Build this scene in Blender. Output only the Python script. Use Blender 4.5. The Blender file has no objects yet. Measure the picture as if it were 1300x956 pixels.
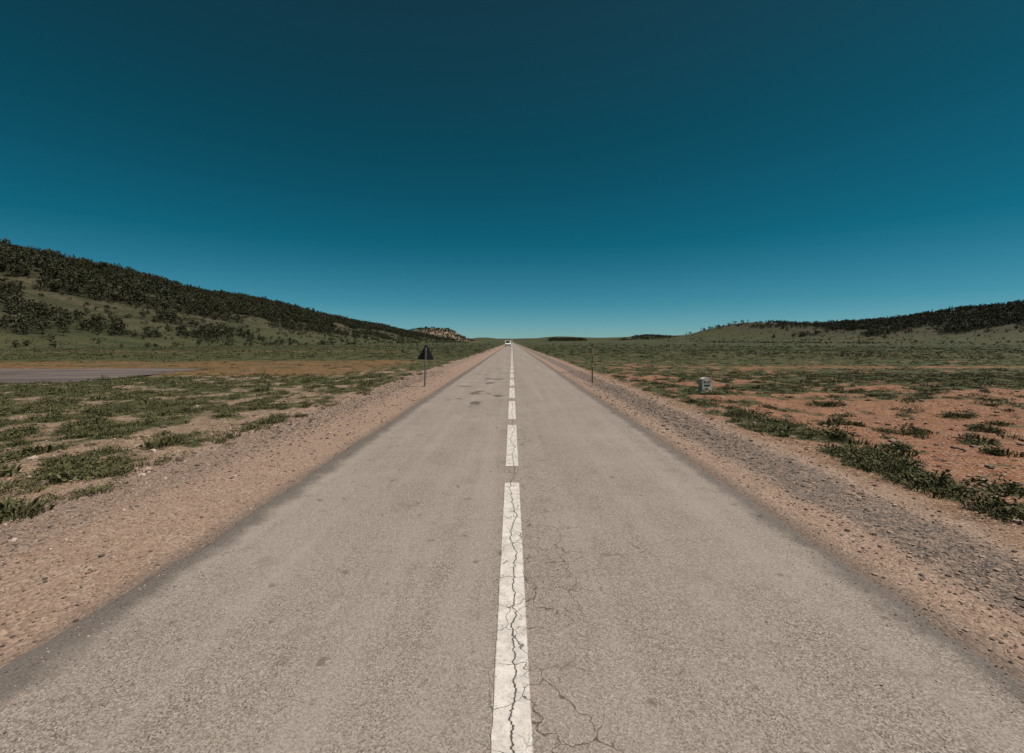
import bpy, bmesh, math, random
import numpy as np
from mathutils import Vector, Matrix
random.seed(4); rng=np.random.default_rng(7)
sc=bpy.context.scene
sc.view_settings.view_transform='Standard'; sc.view_settings.look='None'; sc.view_settings.exposure=0
F=590.0; CAMZ=1.63

# ---------------------------------------------------------------- noise
TAB=rng.random((256,256))
def vn(x,y,s=0):
    x=np.asarray(x,float)+s*13.7; y=np.asarray(y,float)+s*7.3
    ix=np.floor(x).astype(int); iy=np.floor(y).astype(int); fx=x-ix; fy=y-iy
    fx=fx*fx*(3-2*fx); fy=fy*fy*(3-2*fy)
    g=lambda a,b:TAB[a&255,b&255]
    return (g(ix,iy)*(1-fx)+g(ix+1,iy)*fx)*(1-fy)+(g(ix,iy+1)*(1-fx)+g(ix+1,iy+1)*fx)*fy
def fbm(x,y,s=0,o=4):
    r=0;a=.5;t=0
    for i in range(o):
        r=r+a*vn(np.asarray(x)*2**i,np.asarray(y)*2**i,s+i*3); t+=a; a*=.5
    return r/t
def ss(v,a,b):
    t=np.clip((v-a)/(b-a),0,1); return t*t*(3-2*t)
def bump(v,a,b,f):
    return ss(v,a-f,a+f)*(1-ss(v,b-f,b+f))

# ---------------------------------------------------------------- terrain
LY=[-400,364,400,454,524,605,738,943,1180,1575,2150,2700]
LH=[70,74,75,74,69,67,65,57,53,34,12,0]
RY=[-400,500,727,814,944,1048,1151,1400]
RH=[66,67,62,58,47,31,20,0]
def height(x,y):
    x=np.asarray(x,float); y=np.asarray(y,float); ax=np.abs(x)
    z=(fbm(x*.35,y*.35,1)-.55)*.22*ss(ax,4.3,7.5)
    z+=(fbm(x*.02,y*.02,2)-.62)*1.4*ss(ax,20,120)
    z+=(vn(x*1.9,y*1.9,5)-.5)*.07*ss(ax,4.5,6)
    R=np.interp(y,LY,LH); t=np.clip((-x-125)/275,0,1.0)
    prof=t**1.25; back=1-.5*ss(-x,430,1500)
    z+=R*prof*back+(fbm(x/70,y/70,9)-.5)*26*ss(-x,170,330)*np.clip(R/70,0,1)*(1-.6*ss(-x,360,410))
    z+=(fbm(x/9,y/9,12)-.5)*3.0*ss(-x,150,250)*np.clip(R/50,0,1)
    R=np.interp(y,RY,RH); t=np.clip((x-430)/370,0,1)
    z+=R*t**1.3*(1-.5*ss(x,830,2000))+(fbm(x/80,y/80,19)-.5)*12*ss(x,450,700)*np.clip(R/50,0,1)*(1-.6*ss(x,760,810))
    g=lambda cx,cy,h,sx,sy:h*np.exp(-((x-cx)/sx)**2-((y-cy)/sy)**2)
    z+=g(600,1200,33,105,250)+g(520,1230,13,240,250)
    z+=30*bump(x,600,1080,90)*bump(y,2300,2900,150)*(0.75+.5*fbm(x/120,y/300,30))
    z+=16*bump(x,185,385,28)*bump(y,2350,2800,100)
    z+=g(-400,2400,52,110,260)+g(-300,2350,30,70,240)+g(-560,2300,35,140,300)
    z+=g(-260,4200,40,200,500)+g(430,4600,44,330,500)+g(1500,4200,60,900,600)
    z=z+(30+34*fbm(x/500,y/900,53))*ss(y,5200,6500)
    return z-.02*(1-ss(ax,2.3,2.45))

def cover(x,y):
    x=np.asarray(x,float); y=np.asarray(y,float)
    d=np.hypot(x,y)
    n=fbm(x*2.0,y*1.6,40,5); n2=fbm(x*.22,y*.18,44)
    c=.43+(n-.5)*2.6+(n2-.5)*1.0+.016*np.clip(d-8,0,60)
    bare=ss(x,4.9,6.2)*bump(y,3,15,1.5)*(1-ss(x,24,34))
    c-=bare*(.30+.4*(n2-.4))
    c+=.20*bump(x,4.1,5.3,.35)*ss(y,5,9)
    c+=.16*ss(-x,5,6.5)*bump(-x,5,30,3)*bump(y,5,40,3)
    bare2=bump(-x,5.0,8.5,1.0)*bump(y,6,25,3); c-=bare2*.20
    c-=.6*ss(x,12,15)*bump(y,28.5,31,1.0)
    c*=ss(np.abs(x),4.0,4.9)
    return np.clip(c,0,1)
def dry(x,y):
    x=np.asarray(x,float);y=np.asarray(y,float)
    w=fbm(x*.05,y*.12,61)
    m=bump(y+ (w-.5)*8,23,40,2)*ss(-x,6,10)
    m=np.maximum(m,.6*bump(y+(w-.5)*10,70,95,9)*ss(-x,10,20))
    m=np.maximum(m,.75*bump(y+(w-.5)*6,28.5,31.5,1.2)*ss(x,10,14))
    m=np.maximum(m,.3*bump(y+(w-.5)*20,60,75,6)*ss(x,14,30))
    return m
def pond(x,y):
    w=(vn(x*.25,y*.25,70)-.5)*3
    return bump(y+w*.5,16.4+np.clip((x+28)*.3,-1,8),29+w*.7,.25)*ss(-x,17.5+w,19+w)

def mk_mesh(name,V,Fv,mat_idx=None,smooth=False):
    me=bpy.data.meshes.new(name)
    V=np.asarray(V,np.float32); Fv=np.asarray(Fv,np.int32); k=Fv.shape[1]
    me.vertices.add(len(V)); me.vertices.foreach_set('co',V.ravel())
    me.loops.add(Fv.size); me.loops.foreach_set('vertex_index',Fv.ravel())
    me.polygons.add(len(Fv)); me.polygons.foreach_set('loop_start',np.arange(0,Fv.size,k,dtype=np.int32))
    if mat_idx is not None: me.polygons.foreach_set('material_index',np.asarray(mat_idx,np.int32))
    me.polygons.foreach_set('use_smooth',np.full(len(Fv),smooth))
    me.update(calc_edges=True)
    return me
def mk_obj(name,me,mats=(),parent=None):
    o=bpy.data.objects.new(name,me); sc.collection.objects.link(o)
    for m in mats: me.materials.append(m)
    if parent: o.parent=parent
    return o

# ---------------------------------------------------------------- node helper
class N:
    def __init__(s,name):
        s.m=bpy.data.materials.new(name); s.m.use_nodes=True; s.t=s.m.node_tree; s.b=s.t.nodes['Principled BSDF']
        s.b.inputs['Roughness'].default_value=.9
        try: s.b.inputs['Specular IOR Level'].default_value=.25
        except: pass
        s.pos=s.n('ShaderNodeNewGeometry').outputs['Position']
    def n(s,t,**k):
        o=s.t.nodes.new(t)
        for a,b in k.items(): setattr(o,a,b)
        return o
    def put(s,sock,v):
        if isinstance(v,bpy.types.NodeSocket): s.t.links.new(v,sock)
        elif v is not None:
            if isinstance(v,(tuple,list)) and len(v)==3 and len(sock.default_value)==4: v=(*v,1)
            sock.default_value=v
    def math(s,op,a,b=None,c=None,clamp=False):
        o=s.n('ShaderNodeMath',operation=op); o.use_clamp=clamp
        s.put(o.inputs[0],a)
        if b is not None: s.put(o.inputs[1],b)
        if c is not None: s.put(o.inputs[2],c)
        return o.outputs[0]
    def noise(s,scale,detail=3,rough=.5,vec=None,dist=0):
        o=s.n('ShaderNodeTexNoise'); s.put(o.inputs['Vector'],vec if vec is not None else s.pos)
        o.inputs['Scale'].default_value=scale; o.inputs['Detail'].default_value=detail
        o.inputs['Roughness'].default_value=rough; o.inputs['Distortion'].default_value=dist
        return o.outputs[0]
    def vor(s,scale,feature='F1',vec=None,out='Distance',dim='3D'):
        o=s.n('ShaderNodeTexVoronoi',feature=feature,voronoi_dimensions=dim); s.put(o.inputs['Vector'],vec if vec is not None else s.pos)
        o.inputs['Scale'].default_value=scale; return o.outputs[out]
    def rng(s,v,a,b,c=0.,d=1.,smooth=True):
        o=s.n('ShaderNodeMapRange',interpolation_type='SMOOTHSTEP' if smooth else 'LINEAR')
        s.put(o.inputs[0],v)
        for i,q in enumerate((a,b,c,d)): s.put(o.inputs[i+1],q)
        return o.outputs[0]
    def mix(s,f,a,b,mode='MIX'):
        o=s.n('ShaderNodeMix',data_type='RGBA',blend_type=mode)
        s.put(o.inputs[0],f); s.put(o.inputs[6],a); s.put(o.inputs[7],b); return o.outputs[2]
    def scalev(s,v):
        o=s.n('ShaderNodeVectorMath',operation='MULTIPLY'); s.put(o.inputs[0],s.pos); o.inputs[1].default_value=v; return o.outputs[0]
    def xyz(s):
        o=s.n('ShaderNodeSeparateXYZ'); s.put(o.inputs[0],s.pos); return o.outputs
    def bump(s,h,strength=.5,dist=.01):
        o=s.n('ShaderNodeBump'); o.inputs['Strength'].default_value=strength; o.inputs['Distance'].default_value=dist
        s.put(o.inputs['Height'],h); s.put(s.b.inputs['Normal'],o.outputs[0])
    def col(s,c): s.put(s.b.inputs['Base Color'],c)
def simple(name,c,rough=.6,metal=0,var=.25,scale=12):
    m=N(name); k=m.noise(scale,4,.6)
    d=tuple(q*(1-var) for q in c); e=tuple(min(1,q*(1+var)) for q in c)
    m.col(m.mix(m.rng(k,.3,.7),d,e)); m.b.inputs['Roughness'].default_value=rough; m.b.inputs['Metallic'].default_value=metal
    return m.m

# ---------------------------------------------------------------- ground
a,b=3.0,4.0
xs=a*np.sinh(np.linspace(-math.asinh(7000/a),math.asinh(7000/a),620))
ys=b*np.sinh(np.linspace(math.asinh(-40/b),math.asinh(9500/b),820))
X,Y=np.meshgrid(xs,ys); Z=height(X,Y)
Z=np.where(pond(X,Y)>.02,np.minimum(Z,-.12),Z)
V=np.stack([X,Y,Z],-1).reshape(-1,3)
nx,ny=len(xs),len(ys)
i=np.arange(nx-1)[None,:]+nx*np.arange(ny-1)[:,None]
Fq=np.stack([i,i+1,i+nx+1,i+nx],-1).reshape(-1,4)
me=mk_mesh('ground',V,Fq,smooth=True)
def forest_density(x,y):
    R=np.interp(y,LY,LH); t=np.clip((-x-125)/275,0,1.4)
    n=fbm(x/38,y/38,80)
    fl=(ss(t+(n-.5)*1.35,.32,.54))*(R>6)
    fl=np.maximum(fl,.9*bump(-x,150,172,8)*bump(y,140,200,20)*ss(fbm(x/15,y/15,83),.42,.5))
    Rr=np.interp(y,RY,RH); t2=np.clip((x-430)/370,0,1.4)
    fr=ss(t2+(n-.5)*.9,.28,.50)*(Rr>6)*(1-np.exp(-((x-600)/120)**2-((y-1200)/220)**2))
    return np.maximum(fl,fr)
orange=np.clip(ss(X,3,6)*(.9)+.15+ (fbm(X*.1,Y*.1,90)-.5)*.5,0,1)
hillL=ss(-X,140,200)*(np.interp(Y,LY,LH)>3); rockh=np.exp(-((X+330)/150)**2-((Y-2330)/320)**2)
hillm=np.clip(np.maximum(hillL*.95,ss(X,440,560)*(Y<1400)),0,1)
c1=np.stack([cover(X,Y),orange,dry(X,Y),np.clip(rockh*1.3,0,1)],-1).reshape(-1,4)
c2=np.stack([hillm,forest_density(X,Y),pond(X,Y),X*0],-1).reshape(-1,4)
for nm,c in(('m1',c1),('m2',c2)):
    at=me.color_attributes.new(nm,'FLOAT_COLOR','POINT'); at.data.foreach_set('color',c.astype(np.float32).ravel())
g=N('ground_soil')
def attr(m,nm):
    o=m.n('ShaderNodeAttribute',attribute_name=nm); s_=m.n('ShaderNodeSeparateColor'); m.put(s_.inputs[0],o.outputs['Color'])
    return list(s_.outputs)+[o.outputs['Alpha']]
A=attr(g,'m1'); B=attr(g,'m2')
px,py,pz=g.xyz(); axx=g.math('ABSOLUTE',px)
fine=g.noise(28,3,.65); mid=g.noise(3.2,4,.6)
soilT=g.mix(g.rng(mid,.3,.7),(.20,.145,.095),(.37,.27,.185)); soilO=g.mix(g.rng(mid,.3,.7),(.21,.088,.042),(.36,.175,.095))
soil=g.mix(A[1],soilT,soilO)
soil=g.mix(g.rng(fine,.25,.75),g.mix(1.,soil,(.50,.47,.45),'MULTIPLY'),soil)
gvn=g.n('ShaderNodeTexVoronoi',feature='F1'); g.put(gvn.inputs['Vector'],g.pos); gvn.inputs['Scale'].default_value=50
gs=g.n('ShaderNodeSeparateColor'); g.put(gs.inputs[0],gvn.outputs['Color']); gcell=gs.outputs[0]; gd=gvn.outputs['Distance']
soil=g.mix(g.rng(gs.outputs[1],.80,.92,0,.6),soil,(.48,.39,.31))
gn7=g.noise(7,4,.7)
grn=g.mix(g.rng(fine,.3,.7),(.040,.044,.016),(.082,.085,.034)); grn=g.mix(g.rng(gn7,.45,.7,0,.55),grn,(.12,.102,.048))
gm=g.rng(g.math('ADD',A[0],g.math('MULTIPLY',g.math('SUBTRACT',gn7,.5),1.5)),.42,.60)
base=g.mix(gm,soil,grn)
dryc=g.mix(g.rng(mid,.3,.7),(.12,.065,.028),(.21,.12,.055))
st=g.noise(.5,4,.7,vec=g.scalev((.25,1,1)))
base=g.mix(g.math('MULTIPLY',A[2],g.rng(st,.36,.54)),base,dryc)
hn=g.noise(.06,6,.7)
hc=g.mix(g.rng(hn,.40,.64),(.038,.040,.018),(.092,.073,.042)); hc=g.mix(g.rng(g.noise(.35,4,.7),.47,.6,0,.8),hc,(.026,.028,.013))
base=g.mix(B[0],base,hc)
far=g.rng(py,28,110); fs=g.noise(.05,5,.75,vec=g.scalev((.35,1,1)))
fc=g.mix(g.rng(fs,.38,.62),(.036,.046,.017),(.072,.070,.031))
fc=g.mix(g.rng(hn,.52,.64,0,.5),fc,(.10,.078,.042))
fc=g.mix(g.rng(g.noise(.9,4,.8),.52,.62,0,.7),fc,(.024,.032,.012))
base=g.mix(g.math('MULTIPLY',g.math('MULTIPLY',far,g.math('SUBTRACT',1.,g.math('MULTIPLY',A[2],.7))),g.math('SUBTRACT',1.,B[0])),base,fc)
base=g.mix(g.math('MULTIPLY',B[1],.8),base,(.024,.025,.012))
base=g.mix(A[3],base,g.mix(g.rng(hn,.4,.6),(.13,.105,.068),(.33,.25,.185)))
# shoulders
wob=g.math('MULTIPLY',g.math('SUBTRACT',g.noise(.9,5,.65),.5),1.5)
left=g.rng(px,-.1,.1,1.,0.)
outer=g.math('ADD',4.15,g.math('MULTIPLY',left,.75))
shm=g.rng(g.math('SUBTRACT',g.math('ADD',axx,wob),outer),-.12,.22,1.,0.)
tan=g.mix(gcell,(.19,.135,.10),(.44,.32,.245)); tan=g.mix(g.rng(mid,.3,.7,0,.5),tan,(.28,.18,.13))
gry=g.mix(gcell,(.055,.045,.040),(.25,.20,.17))
cen=g.math('ADD',3.45,g.math('MULTIPLY',left,.75))
bm=g.rng(g.math('ABSOLUTE',g.math('SUBTRACT',g.math('ADD',axx,g.math('MULTIPLY',wob,.5)),cen)),.25,.6,1.,0.)
bm=g.math('MULTIPLY',bm,g.rng(gn7,.32,.58,.25,1.))
bm=g.math('MULTIPLY',bm,g.rng(left,0,1,1.,.5))
sh=g.mix(bm,tan,gry)
sh=g.mix(g.rng(axx,2.45,2.72,.6,0.),sh,(.10,.085,.075))
base=g.mix(shm,base,sh)
base=g.mix(g.math('MULTIPLY',B[2],.9),base,(.10,.072,.06))
g.col(base)
g.bump(g.math('ADD',g.math('MULTIPLY',gd,-.6),g.math('MULTIPLY',fine,.9)),.8,.02)
mk_obj('ground',me,[g.m])

# ---------------------------------------------------------------- pond
pm=N('muddy_water'); pm.col(pm.mix(pm.rng(pm.noise(.4,4,.6,vec=pm.scalev((.3,1,1))),.4,.6),(.115,.085,.075),(.175,.135,.12)))
pm.b.inputs['Roughness'].default_value=.5; pm.bump(pm.noise(4,3),.15,.02)
gx=np.linspace(-75,-13,93); gy=np.linspace(12,36,64); PX,PY=np.meshgrid(gx,gy); keep=pond(PX,PY)
Vp=np.stack([PX,PY,PX*0-.045],-1).reshape(-1,3); ii=np.arange(92)[None,:]+93*np.arange(63)[:,None]
Fp=np.stack([ii,ii+1,ii+94,ii+93],-1).reshape(-1,4); kk=keep.reshape(-1)
Fp=Fp[(kk[Fp]>.01).all(1)]
used=np.unique(Fp); mp=np.zeros(len(Vp),int); mp[used]=np.arange(len(used))
mk_obj('pond',mk_mesh('pond',Vp[used],mp[Fp],smooth=True),[pm.m])

# ---------------------------------------------------------------- asphalt
def asphalt(m):
    px,py,pz=m.xyz()
    def vc(sc_):
        st=m.vor(sc_,out='Color'); s_=m.n('ShaderNodeSeparateColor'); m.put(s_.inputs[0],st); return s_.outputs
    v1=vc(150); cell=v1[0]
    c=m.mix(cell,(.165,.136,.113),(.385,.330,.286))
    c=m.mix(m.rng(v1[1],.84,.92,0,.85),c,(.07,.054,.045))
    c=m.mix(m.rng(v1[2],.92,.96,0,.7),c,(.54,.48,.43))
    c=m.mix(m.rng(m.noise(38,3,.7),.45,.68,0,.40),c,(.13,.105,.088))
    c=m.mix(m.rng(m.noise(.7,5,.65),.35,.7,0,.45),c,(.34,.29,.25))
    mo=m.noise(2.5,5,.7,dist=.6)
    c=m.mix(m.rng(mo,.54,.74,0,.55),c,(.15,.122,.103))
    c=m.mix(m.rng(m.noise(1.6,4,.6,vec=m.scalev((1.8,.06,1))),.42,.7,0,.40),c,(.36,.312,.274))
    c=m.mix(m.rng(m.noise(9,3,.5),.66,.73,0,.55),c,(.09,.07,.057))
    sp=m.rng(m.noise(1.5,3,.6,vec=m.scalev((1,.45,1))),.57,.63,0,.75); sp=m.math('MULTIPLY',sp,m.rng(py,9.5,12)); sp=m.math('MULTIPLY',sp,m.rng(py,17,30,1.,.3)); sp=m.math('MULTIPLY',sp,m.rng(px,-.1,-.4)); sp=m.math('MULTIPLY',sp,m.rng(px,-2.2,-1.7))
    c=m.mix(sp,c,(.08,.062,.052))
    e=m.math('ADD',m.math('ABSOLUTE',px),m.math('MULTIPLY',m.math('SUBTRACT',m.noise(3,5,.7),.5),.42))
    c=m.mix(m.rng(e,2.16,2.36,0,.66),c,(.085,.072,.065))
    vm=m.n('ShaderNodeVectorMath',operation='ADD'); m.put(vm.inputs[0],m.pos)
    nd=m.n('ShaderNodeTexNoise'); m.put(nd.inputs['Vector'],m.pos); nd.inputs['Scale'].default_value=5; nd.inputs['Detail'].default_value=5
    vs=m.n('ShaderNodeVectorMath',operation='SCALE'); m.put(vs.inputs[0],nd.outputs['Color']); vs.inputs['Scale'].default_value=.30
    m.put(vm.inputs[1],vs.outputs[0]); wv=vm.outputs[0]
    e1=m.vor(3.6,'DISTANCE_TO_EDGE',vec=wv,dim='2D'); e2=m.vor(9,'DISTANCE_TO_EDGE',vec=wv,dim='2D')
    zone=m.math('MULTIPLY',m.rng(px,-.08,.02),m.rng(px,.35,.9,1.,0.))
    zone=m.math('MULTIPLY',zone,m.rng(m.noise(.9,2),.37,.50))
    cr=m.math('MULTIPLY',m.rng(e1,.004,.017,.9,0.),zone)
    zone2=m.math('MULTIPLY',zone,m.rng(m.noise(1.7,2),.49,.59)); cr=m.math('MAXIMUM',cr,m.math('MULTIPLY',m.rng(e2,.010,.035,.6,0.),zone2))
    w=m.noise(1.1,2,.5,vec=m.scalev((0,1,0))); w2=m.noise(9,4,.7,vec=m.scalev((.3,1,0)))
    lx=m.math('ADD',m.math('MULTIPLY',m.math('SUBTRACT',w,.5),.22),m.math('MULTIPLY',m.math('SUBTRACT',w2,.5),.10))
    dd=m.math('ABSOLUTE',m.math('SUBTRACT',m.math('SUBTRACT',px,.012),lx))
    lc=m.rng(dd,.002,.0065,1.,0.); cr=m.math('MAXIMUM',cr,lc)
    cr2=m.math('MULTIPLY',m.rng(e1,.004,.014,1.,0.),m.rng(m.math('ABSOLUTE',px),.02,.2,1.,0.)); cr=m.math('MAXIMUM',cr,cr2)
    return c,cr,cell
am=N('worn_asphalt'); c,cr,cell=asphalt(am); am.col(am.mix(am.math('MULTIPLY',cr,.85),c,(.04,.03,.023))); am.bump(cell,.5,.003); am.b.inputs['Roughness'].default_value=.85
yy=[-40.0]
while yy[-1]<3200:
    y0=yy[-1]; yy.append(y0+(.035 if -1<y0<9 else .08 if -1<y0<25 else 1.0 if y0<-2 else max(.08,.02*abs(y0)-.4)))
yy=np.array(yy); n=len(yy)
jl=(fbm(yy*1.3,yy*0,3,5)-.5)*.18*np.exp(-np.clip(yy,0,None)/60)+(vn(yy*14,yy*0,8)-.5)*.05*(yy<25)
jr=(fbm(yy*1.3,yy*0,33,5)-.5)*.18*np.exp(-np.clip(yy,0,None)/60)+(vn(yy*14,yy*0,38)-.5)*.05*(yy<25)
L=-2.46+jl; R=2.43+jr
cols=[(L-.05,-.03),(L,.024),(L+.05,.03),(L*0-1.2,.03),(L*0,.03),(L*0+1.2,.03),(R-.05,.03),(R,.024),(R+.05,-.03)]
V=np.stack([np.stack([cx,yy,yy*0+cz],-1) for cx,cz in cols],1).reshape(-1,3); k=len(cols)
ii=np.arange(k-1)[None,:]+k*np.arange(n-1)[:,None]
mk_obj('road',mk_mesh('road',V,np.stack([ii,ii+1,ii+k+1,ii+k],-1).reshape(-1,4)),[am.m])
lm=N('worn_white_paint'); c,cr,cell=asphalt(lm)
paint=lm.mix(lm.rng(lm.noise(14,4,.6),.3,.7),(.52,.48,.44),(.72,.67,.62))
wear=lm.math('ADD',lm.rng(lm.noise(40,4,.75),.57,.68),lm.rng(lm.noise(5,4,.7),.56,.75,0,.5),clamp=True)
wear=lm.math('MAXIMUM',wear,lm.math('MULTIPLY',lm.rng(cell,.80,.90),.45))
lx_=lm.math('ABSOLUTE',lm.xyz()[0])
wear=lm.math('MAXIMUM',wear,lm.rng(lm.math('ADD',lx_,lm.math('MULTIPLY',lm.noise(45,3,.7),.02)),.088,.093))
cc=lm.mix(lm.math('MULTIPLY',wear,.8),paint,c); lm.col(lm.mix(lm.math('MULTIPLY',cr,.92),cc,(.03,.025,.02))); lm.bump(cell,.35,.003); lm.b.inputs['Roughness'].default_value=.7
Vs=[];Fs=[]; off=0; y0=5.97
segs=[(-12.0,-9.0),(-8.4,-5.4),(-4.7,-1.5),(-.9,5.27)]
while y0<1600: segs.append((y0,y0+2.95)); y0+=3.63
for s0,s1 in segs:
    m_=max(2,int((s1-s0)/(.03 if s0<20 else .5))); t=np.linspace(s0,s1,m_)
    je=.006 if s0<20 else 0
    l=-.083+(vn(t*18,t*0,50)-.5)*je; r=.083+(vn(t*18,t*0,55)-.5)*je
    Vs.append(np.stack([np.stack([l,t,t*0+.034],-1),np.stack([r,t,t*0+.034],-1)],1).reshape(-1,3))
    j=np.arange(m_-1)*2+off; Fs.append(np.stack([j,j+1,j+3,j+2],-1)); off+=2*m_
mk_obj('road_centre_line',mk_mesh('line',np.concatenate(Vs),np.concatenate(Fs)),[lm.m])

# ---------------------------------------------------------------- scatter
def scatter(name,templates,P,S,Rz,mats):
    P=np.asarray(P,float); S=np.asarray(S,float)
    if S.ndim==1: S=np.stack([S,S,S],-1)
    tid=rng.integers(0,len(templates),len(P)); VV=[];FF=[];MI=[];RR=[];off=0
    rnd=rng.random(len(P))
    for t,(tv,tf,tm) in enumerate(templates):
        q=np.where(tid==t)[0]
        if not len(q): continue
        v=tv[None]*S[q][:,None,:]
        c,s=np.cos(Rz[q])[:,None],np.sin(Rz[q])[:,None]
        v=np.stack([v[...,0]*c-v[...,1]*s,v[...,0]*s+v[...,1]*c,v[...,2]],-1)+P[q][:,None,:]
        VV.append(v.reshape(-1,3)); FF.append((tf[None]+(np.arange(len(q))*len(tv))[:,None,None]+off).reshape(-1,3))
        MI.append(np.tile(tm,len(q))); RR.append(np.repeat(rnd[q],len(tv))); off+=len(q)*len(tv)
    me=mk_mesh(name,np.concatenate(VV),np.concatenate(FF),np.concatenate(MI))
    at=me.attributes.new('rnd','FLOAT','POINT'); at.data.foreach_set('value',np.concatenate(RR).astype(np.float32))
    return mk_obj(name,me,mats)
def leafmat(name,c0,c1,c2):
    m=N(name); o=m.n('ShaderNodeAttribute',attribute_name='rnd'); isl=m.n('ShaderNodeNewGeometry').outputs['Random Per Island']
    c=m.mix(o.outputs['Fac'],c0,c1); c=m.mix(m.rng(isl,.45,1.,0,.7),c,c2); m.col(c); m.b.inputs['Roughness'].default_value=.75
    return m.m
def tuft(r,hgt,nb,wd,flat=.5):
    v=[];f=[]
    for i_ in range(nb):
        an=rng.uniform(0,6.283); rr=r*math.sqrt(rng.random()); bx,by=rr*math.cos(an),rr*math.sin(an)
        ln=hgt*rng.uniform(.4,1.1)*(1-.45*rr/r); a2=an+rng.normal(0,.9); le=rng.uniform(.2,1.2)*flat*2
        w=wd*rng.uniform(.6,1.5); pa=rng.uniform(0,3.14); wx,wy=math.cos(pa)*w,math.sin(pa)*w
        mx,my=bx+math.cos(a2)*ln*le*.4,by+math.sin(a2)*ln*le*.4
        tx,ty=bx+math.cos(a2)*ln*le,by+math.sin(a2)*ln*le
        k0=len(v); v+=[(bx-wx*.5,by-wy*.5,-.01),(bx+wx*.5,by+wy*.5,-.01),(mx+wx,my+wy,ln*.55),(mx-wx,my-wy,ln*.55),(tx,ty,ln*.85)]
        f+=[(k0,k0+1,k0+2),(k0,k0+2,k0+3),(k0+3,k0+2,k0+4)]
    return np.array(v),np.array(f),np.zeros(len(f),int)
def herb(r,hgt,nl,ls):
    v=[];f=[]
    for i_ in range(nl):
        an=rng.uniform(0,6.283); rr=r*rng.random()**.6; z=hgt*math.sqrt(max(0,1-(rr/r)**2))*rng.uniform(.25,1.05)
        p=np.array([rr*math.cos(an),rr*math.sin(an),z]); u=rng.normal(size=3);u[2]*=.5;u/=np.linalg.norm(u); w=np.cross(u,rng.normal(size=3));w/=np.linalg.norm(w); s2=ls*rng.uniform(.6,1.4)
        k0=len(v); v+=[tuple(p+u*s2),tuple(p+w*s2*.45),tuple(p-u*s2),tuple(p-w*s2*.45)]; f+=[(k0,k0+1,k0+2),(k0,k0+2,k0+3)]
    return np.array(v),np.array(f),np.zeros(len(f),int)
T_near=[tuft(.11,.11,44,.006,.6) for _ in range(4)]+[herb(.12,.10,90,.013) for _ in range(5)]
T_far=[tuft(.26,.14,24,.018,.7) for _ in range(3)]+[herb(.26,.15,32,.04) for _ in range(3)]
gmat=leafmat('grass_leaf',(.060,.064,.024),(.110,.108,.045),(.17,.148,.075))
gmat2=leafmat('meadow_leaf',(.046,.056,.020),(.082,.088,.034),(.125,.11,.05))
def place(nc,xmax,yr,thr):
    y=np.exp(rng.uniform(math.log(yr[0]),math.log(yr[1]),nc)); x=rng.uniform(-1.25,1.25,nc)*(y+4)
    k=(np.abs(x)>4.2)&(np.abs(x)<xmax); x=x[k];y=y[k]
    cv=cover(x,y)+rng.normal(0,.12,len(x)); k=(cv>thr)&(pond(x,y)<.1)&(rng.random(len(x))>.8*dry(x,y)); x=x[k];y=y[k]
    return x,y,cv[k]
x,y,cv=place(34000,30,(2.2,24),.58)
ex=[(4.75,5.4,.36),(4.7,4.35,.26),(7.2,8.5,.42),(10,10.4,.35),(5.9,7.1,.14),(7.1,6.8,.14),(6.4,9.3,.22),(8.8,8.6,.22),(5.1,10.5,.3),(8.2,12,.4),(11.5,9.5,.3)]
for cx,cy,r in ex:
    m_=int(30*r/.4)+4; x=np.append(x,rng.normal(cx,r*.5,m_)); y=np.append(y,rng.normal(cy,r*.35,m_)); cv=np.append(cv,np.full(m_,.9))
print('near tufts',len(x))
S=np.clip(np.exp(rng.normal(-.38,.40,len(x))),.3,1.8)*np.clip(.4+cv,.5,1.2)
scatter('grass_tufts',T_near,np.stack([x,y,height(x,y)],-1),np.stack([S,S,S*rng.uniform(.7,1.3,len(x))],-1),rng.uniform(0,6.28,len(x)),[gmat])
x,y,cv=place(22000,400,(18,240),.58)
S=np.clip(np.exp(rng.normal(-.3,.4,len(x))),.3,1.8)*np.clip(y/45,.7,1.8)
scatter('meadow_grass',T_far,np.stack([x,y,height(x,y)],-1),np.stack([S,S,S*.8],-1),rng.uniform(0,6.28,len(x)),[gmat2])

# pebbles
def pebt():
    bm=bmesh.new(); bmesh.ops.create_icosphere(bm,subdivisions=1,radius=1)
    v=np.array([q.co[:] for q in bm.verts])*rng.uniform(.65,1.2,(12,1)); f=np.array([[w.index for w in q.verts] for q in bm.faces]); bm.free()
    v[:,2]*=.6; return v,f,np.zeros(len(f),int)
T_p=[pebt() for _ in range(8)]
nP=34000
yq=np.exp(rng.uniform(math.log(1.4),math.log(26),nP)); side=np.where(rng.random(nP)<.5,-1,1)
cenq=np.where(side<0,4.1,3.45); xq=np.where(rng.random(nP)<.6,rng.normal(cenq,.42),rng.uniform(2.5,5.4,nP))
k=(xq>2.5)&(xq<5.6); yq=yq[k];xq=(xq*side)[k]
szq=.0045+rng.exponential(.0042,len(xq)); szq=np.clip(szq,.004,.030)*np.clip(yq/6,.85,1.6)
pmn=N('gravel_stone'); at=pmn.n('ShaderNodeAttribute',attribute_name='rnd')
cr_=pmn.n('ShaderNodeValToRGB'); pmn.put(cr_.inputs[0],at.outputs['Fac']); e=cr_.color_ramp.elements
e[0].color=(.075,.06,.05,1); e[1].color=(.48,.39,.33,1); q=e.new(.5); q.color=(.21,.155,.12,1); q=e.new(.8); q.color=(.34,.23,.165,1)
pmn.col(cr_.outputs[0])
scatter('gravel',T_p,np.stack([xq,yq,height(xq,yq)+szq*.2],-1),szq,rng.uniform(0,6.28,len(xq)),[pmn.m])
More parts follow.
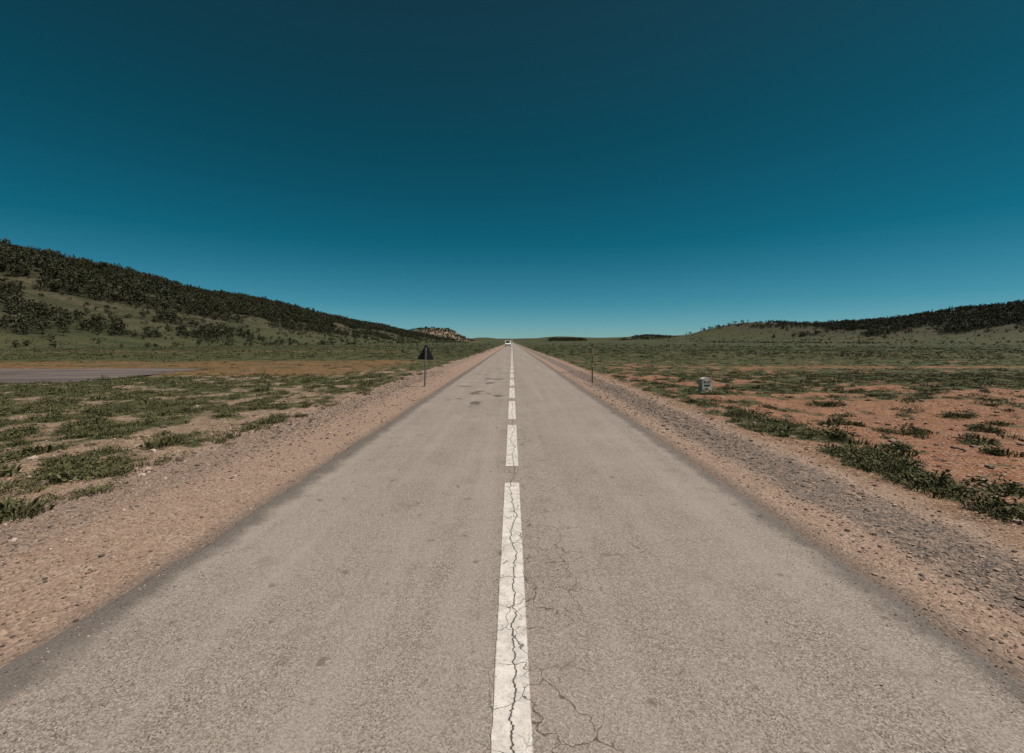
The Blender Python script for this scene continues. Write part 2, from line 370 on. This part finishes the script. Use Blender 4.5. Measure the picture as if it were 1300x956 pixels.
nS=14000; y=np.exp(rng.uniform(math.log(3),math.log(30),nS)); x=rng.uniform(-1.2,1.2,nS)*(y+3); k=(np.abs(x)>4.4)&(cover(x,y)<.55)&(pond(x,y)<.1); x=x[k];y=y[k]
s_=np.clip(.008+rng.exponential(.012,len(x)),0,.08)
scatter('field_stones',T_p,np.stack([x,y,height(x,y)+s_*.2],-1),s_,rng.uniform(0,6.28,len(x)),[pmn.m])
# loose grit that has strayed onto the edges of the asphalt
nG=1500; y=np.exp(rng.uniform(math.log(1.6),math.log(14),nG)); x=np.where(rng.random(nG)<.5,-1,1)*(2.45-rng.exponential(.16,nG)); k=np.abs(x)>1.2; x=x[k];y=y[k]
s_=rng.uniform(.0025,.007,len(x))
scatter('loose_grit',T_p,np.stack([x,y,.03+s_*.3],-1),s_,rng.uniform(0,6.28,len(x)),[pmn.m])

# ---------------------------------------------------------------- trees
def tree(kind):
    v=[];f=[];mi=[]
    def tri(a_,b_,c_,m_): 
        k0=len(v); v.extend([a_,b_,c_]); f.append((k0,k0+1,k0+2)); mi.append(m_)
    ns=5
    for i_ in range(ns):
        a0,a1=i_*6.283/ns,(i_+1)*6.283/ns; r0,r1=.035,.008
        p0=(r0*math.cos(a0),r0*math.sin(a0),-.05);p1=(r0*math.cos(a1),r0*math.sin(a1),-.05)
        q0=(r1*math.cos(a0),r1*math.sin(a0),.8);q1=(r1*math.cos(a1),r1*math.sin(a1),.8)
        tri(p0,p1,q1,1); tri(p0,q1,q0,1)
    if kind=='con': 
        lobes=[((rng.normal(0,.03),rng.normal(0,.03),z_),(.30*(1.02-z_)**.8+.03),.10) for z_ in np.linspace(.18,.97,9)]; nt=11;sz=.085
    elif kind=='oak':
        lobes=[((rng.normal(0,.17),rng.normal(0,.17),rng.uniform(.34,.8)),rng.uniform(.18,.3),rng.uniform(.14,.22)) for _ in range(8)]; nt=13;sz=.10
    else:
        lobes=[((rng.normal(0,.3),rng.normal(0,.3),rng.uniform(.2,.6)),rng.uniform(.25,.4),rng.uniform(.2,.35)) for _ in range(5)]; nt=14;sz=.14
    for (cx,cy,cz),rr,rz in lobes:
        tri((0,0,max(.1,cz-.2)),(.012,0,max(.1,cz-.2)),(cx,cy,cz),1)
        for _ in range(nt):
            d=rng.normal(size=3); d/=np.linalg.norm(d); q=rng.uniform(.55,1.05); p=np.array([cx+d[0]*rr*q,cy+d[1]*rr*q,cz+d[2]*rz*q])
            u=rng.normal(size=3);u/=np.linalg.norm(u); w=rng.normal(size=3);w/=np.linalg.norm(w); s2=sz*rng.uniform(.6,1.4)
            tri(tuple(p+u*s2),tuple(p-u*s2*.6+w*s2*.6),tuple(p-w*s2*.8),0)
    return np.array(v),np.array(f),np.array(mi)
T_t=[tree('oak'),tree('oak'),tree('oak'),tree('con'),tree('con'),tree('oak')]
T_s=[tree('bush') for _ in range(3)]
bark=simple('bark',(.07,.05,.035),.9)
tmat=leafmat('tree_foliage',(.020,.024,.010),(.044,.046,.020),(.072,.066,.032))
def forest(nc,xr,yr):
    y=rng.uniform(*yr,nc); x=rng.uniform(*xr,nc); d=forest_density(x,y)
    k=rng.random(nc)<d; return x[k],y[k]
x1,y1=forest(9500,(-425,-140),(120,800)); x1b,y1b=forest(5000,(-425,-140),(800,1500)); x2,y2=forest(1800,(-450,-200),(1500,2300))
x3,y3=forest(9000,(480,830),(480,1350))
nr=1100; x4=rng.uniform(190,380,nr//2); y4=rng.uniform(2330,2450,nr//2)
x5=rng.uniform(560,1080,nr); y5=rng.uniform(2250,2500,nr); k=rng.random(nr)<ss(fbm(x5/60,y5/200,77),.35,.55); x5=x5[k];y5=y5[k]
x6=rng.uniform(-520,-180,500); y6=rng.uniform(2100,2400,500); k=rng.random(500)<ss(fbm(x6/40,y6/100,97),.5,.6); x6=x6[k];y6=y6[k]
X_=np.concatenate([x1,x1b,x2,x3,x4,x5,x6]); Y_=np.concatenate([y1,y1b,y2,y3,y4,y5,y6])
S=rng.uniform(3.4,8.6,len(X_))*np.where(Y_>2200,1.5,1)*np.where((X_<0)&(X_>-220),.7,1)*np.where((Y_>800)&(Y_<1500),1.15,1)
print('trees',len(X_))
scatter('forest',T_t,np.stack([X_,Y_,height(X_,Y_)],-1),np.stack([S*1.15,S*1.15,S*rng.uniform(.75,1.1,len(S))],-1),rng.uniform(0,6.28,len(S)),[tmat,bark])
nc=5500; y=rng.uniform(90,1300,nc); x=-rng.uniform(115,330,nc); k=rng.random(nc)<.25+.75*ss(fbm(x/22,y/22,85),.48,.6); x=x[k];y=y[k]
nc=4500; y2=rng.uniform(400,1500,nc); x2=rng.uniform(330,800,nc); k=rng.random(nc)<.2+.8*ss(fbm(x2/30,y2/30,86),.48,.6); k&=rng.random(nc)>np.exp(-((x2-590)/120)**2-((y2-1200)/300)**2); x=np.append(x,x2[k]); y=np.append(y,y2[k])
S=rng.uniform(1.0,3.4,len(x))
nc=4500; y2=np.exp(rng.uniform(math.log(45),math.log(900),nc)); x2=rng.uniform(-1.2,1.2,nc)*y2; k=(np.abs(x2)>9)&(x2>-140)&(rng.random(nc)<.15+.85*ss(fbm(x2/14,y2/20,87),.48,.6)); x=np.append(x,x2[k]); y=np.append(y,y2[k]); S=np.append(S,rng.uniform(.22,.7,k.sum())*np.clip(y2[k]/150,.6,1.6))
scatter('hillside_shrubs',T_s,np.stack([x,y,height(x,y)],-1),S,rng.uniform(0,6.28,len(S)),[tmat,bark])

# ---------------------------------------------------------------- props
def empty(name,loc):
    e=bpy.data.objects.new(name,None); e.location=loc; sc.collection.objects.link(e); return e
def from_bm(bm,name,mats,parent,loc=(0,0,0)):
    me=bpy.data.meshes.new(name); bm.normal_update(); bm.to_mesh(me); bm.free()
    o=mk_obj(name,me,mats,parent); o.location=loc; return o
def prism(pts,y0,y1):
    bm=bmesh.new(); A_=[bm.verts.new((p[0],y0,p[1])) for p in pts]; B_=[bm.verts.new((p[0],y1,p[1])) for p in pts]
    bm.faces.new(A_); bm.faces.new(B_[::-1]); n_=len(pts)
    for i_ in range(n_): bm.faces.new((A_[i_],B_[i_],B_[(i_+1)%n_],A_[(i_+1)%n_]))
    bmesh.ops.recalc_face_normals(bm,faces=bm.faces); return bm
def cyl(r,h_,seg=12,r2=None):
    bm=bmesh.new(); bmesh.ops.create_cone(bm,cap_ends=True,segments=seg,radius1=r,radius2=r2 or r,depth=h_); bmesh.ops.translate(bm,verts=bm.verts,vec=(0,0,h_/2)); return bm
def box(sx,sy,sz,bev=.0):
    bm=bmesh.new(); bmesh.ops.create_cube(bm,size=1); bmesh.ops.scale(bm,vec=(sx,sy,sz),verts=bm.verts)
    if bev: bmesh.ops.bevel(bm,geom=bm.edges[:],offset=bev,segments=2,affect='EDGES')
    return bm
def rtri(w,hh,rad,z0=0):
    pts=[]; cs=[(-w/2+rad*1.6,z0+rad),(w/2-rad*1.6,z0+rad),(0,z0+hh-rad*1.9)]
    for (cx,cz),(a0,a1) in zip(cs,[(150,270),(-90,30),(30,150)]):
        for q in range(6):
            an=math.radians(a0+(a1-a0)*q/5); pts.append((cx+rad*math.cos(an),cz+rad*math.sin(an)))
    return pts
metal=simple('galvanised_metal',(.20,.19,.18),.6,.3); dark=simple('sign_back_paint',(.030,.028,.027),.7); red=simple('red_paint',(.45,.03,.02),.5); white=simple('white_paint',(.62,.60,.56),.7,0,.18,20); black=simple('black_paint',(.02,.02,.02),.6)
sx,sy=-3.17,16.9; s=empty('traffic_sign',(sx,sy,float(height(sx,sy))))
from_bm(cyl(.03,1.42,10),'post',[metal],s)
from_bm(prism(rtri(.64,.58,.04,.98),-.012,.012),'sign_plate',[dark],s,(0,.05,0))
from_bm(prism(rtri(.60,.54,.035,1.0),0,.004),'red_border',[red],s,(0,.0625,0))
from_bm(prism(rtri(.44,.385,.02,1.06),0,.004),'white_panel',[white],s,(0,.067,0))
from_bm(prism([(-.03,1.14),(.03,1.14),(.03,1.30),(-.03,1.30)],0,.003),'symbol',[black],s,(0,.0715,0))
for i_,z_ in enumerate((1.08,1.32)): from_bm(box(.09,.06,.035,.006),'clamp_%d'%(i_+1),[metal],s,(0,.0,z_))
from_bm(box(.2,.2,.06,.02),'footing',[simple('concrete',(.3,.27,.24),.9)],s,(0,0,.0))
s.rotation_euler=(0,math.radians(1.5),math.radians(4))
mx,my=3.2,18.5; s=empty('snow_marker_pole',(mx,my,float(height(mx,my))))
wood=simple('weathered_wood',(.12,.085,.055),.85); yel=simple('faded_yellow_paint',(.32,.22,.10),.7)
from_bm(cyl(.028,1.5,10,.022),'pole',[wood],s); from_bm(cyl(.032,.28,10,.031),'top_band',[yel],s,(0,0,1.08)); from_bm(cyl(.034,.16,10,.034),'middle_band',[yel],s,(0,0,.62)); from_bm(cyl(.024,.03,10,.012),'cap',[black],s,(0,0,1.5))
kx,ky=6.23,15; s=empty('milestone',(kx,ky,float(height(kx,ky))))
pts=[(-.17,0),(.17,0),(.17,.38)]+[(.17*math.cos(t),.38+.14*math.sin(t)) for t in np.linspace(.25,math.pi-.25,9)]+[(-.17,.38)]
bm=prism(pts,-.11,.11); bmesh.ops.bevel(bm,geom=bm.edges[:],offset=.008,segments=2,affect='EDGES')
stone=simple('whitewashed_stone',(.52,.48,.43),.85,0,.3,9)
from_bm(bm,'stone_body',[stone],s); from_bm(box(.46,.34,.07,.012),'plinth',[stone],s,(0,0,.025))
for i_,(tx,sz,z_) in enumerate((('N 13',.10,.345),('AZROU',.065,.25),('24',.09,.13))):
    cu=bpy.data.curves.new('t','FONT'); cu.body=tx; cu.size=sz; cu.align_x='CENTER'; cu.extrude=.002; cu.offset=.002
    to=bpy.data.objects.new('tmp',cu); sc.collection.objects.link(to); bpy.context.view_layer.update()
    me=bpy.data.meshes.new_from_object(to.evaluated_get(bpy.context.evaluated_depsgraph_get())); bpy.data.objects.remove(to)
    o=mk_obj('lettering_%d'%(i_+1),me,[black],s); o.rotation_euler=(math.radians(90),0,0); o.location=(0,-.113,z_)
s.rotation_euler=(0,0,math.radians(9))
# distant van
s=empty('white_van',(-1.35,150,.03))
vw=simple('van_paint',(.80,.80,.78),.35,0,.03); gl=simple('dark_glass',(.02,.025,.03),.1); ty=simple('tyre_rubber',(.02,.02,.02),.9)
prof=[(-2.3,.35),(2.3,.35),(2.35,1.75),(2.2,1.95),(-1.1,1.97),(-1.75,1.15),(-2.3,.95)]
bm=prism(prof,-.88,.88); bmesh.ops.rotate(bm,verts=bm.verts,cent=(0,0,0),matrix=Matrix.Rotation(math.radians(90),3,'Z'))
bmesh.ops.bevel(bm,geom=bm.edges[:],offset=.07,segments=2,affect='EDGES'); from_bm(bm,'body',[vw],s)
bm=bmesh.new(); vs=[bm.verts.new(q) for q in((-.72,-1.735,1.24),(.72,-1.735,1.24),(.64,-1.20,1.88),(-.64,-1.20,1.88))]; bm.faces.new(vs); from_bm(bm,'windscreen',[gl],s,(0,-.03,.02))
for i_,q in enumerate((-1,1)):
    from_bm(box(.02,1.2,.45,.008),'side_window_%d'%(i_+1),[gl],s,(q*.885,-.5,1.5)); from_bm(box(.3,.05,.16,.02),'headlamp_%d'%(i_+1),[metal],s,(q*.65,-2.31,.8))
    for j,w in enumerate((-1.45,1.45)):
        bm=cyl(.33,.2,20); bmesh.ops.rotate(bm,verts=bm.verts,cent=(0,0,0),matrix=Matrix.Rotation(math.radians(90),3,'Y')); from_bm(bm,'wheel_%d%d'%(i_,j),[ty],s,(q*.8-.1,w,.33))
from_bm(box(1.2,.04,.18,.02),'grille',[black],s,(0,-2.31,.6))

# ---------------------------------------------------------------- light
EL,AZ=60,100
el,az=math.radians(EL),math.radians(AZ)
sd=Vector((math.sin(az)*math.cos(el),math.cos(az)*math.cos(el),math.sin(el)))
L_=bpy.data.lights.new('sun','SUN'); L_.energy=4.7; L_.angle=math.radians(.5); L_.color=(1,.92,.83)
lo=bpy.data.objects.new('sun',L_); sc.collection.objects.link(lo); lo.rotation_euler=sd.to_track_quat('Z','Y').to_euler()
w=bpy.data.worlds.new('World'); sc.world=w; w.use_nodes=True; nt=w.node_tree; bg=nt.nodes['Background']
sk=nt.nodes.new('ShaderNodeTexSky'); sk.sky_type='NISHITA'; sk.sun_disc=False; sk.sun_elevation=el; sk.sun_rotation=az; sk.altitude=1600; sk.air_density=1.0; sk.dust_density=.2; sk.ozone_density=3
tc=nt.nodes.new('ShaderNodeTexCoord'); sp=nt.nodes.new('ShaderNodeSeparateXYZ'); nt.links.new(tc.outputs['Generated'],sp.inputs[0])
rp=nt.nodes.new('ShaderNodeValToRGB'); nt.links.new(sp.outputs[2],rp.inputs[0]); e=rp.color_ramp.elements
e[0].position=0; e[0].color=(.34,.56,.68,1); e[1].position=.6; e[1].color=(.085,.28,.225,1)
q=e.new(.08); q.color=(.15,.47,.50,1)
q=e.new(.20); q.color=(.03,.385,.36,1)
q=e.new(.40); q.color=(.035,.32,.275,1)
mx_=nt.nodes.new('ShaderNodeMix'); mx_.data_type='RGBA'; mx_.blend_type='MULTIPLY'; mx_.inputs[0].default_value=1
nt.links.new(sk.outputs[0],mx_.inputs[6]); nt.links.new(rp.outputs[0],mx_.inputs[7]); nt.links.new(mx_.outputs[2],bg.inputs[0]); bg.inputs[1].default_value=.1

cam=bpy.data.cameras.new('camera'); co=bpy.data.objects.new('camera',cam); sc.collection.objects.link(co); sc.camera=co
cam.sensor_width=36; cam.lens=36*F/1300; cam.shift_y=-44/1300; cam.clip_start=.05; cam.clip_end=30000
co.location=(0,0,CAMZ); co.rotation_euler=(math.radians(90),0,0)
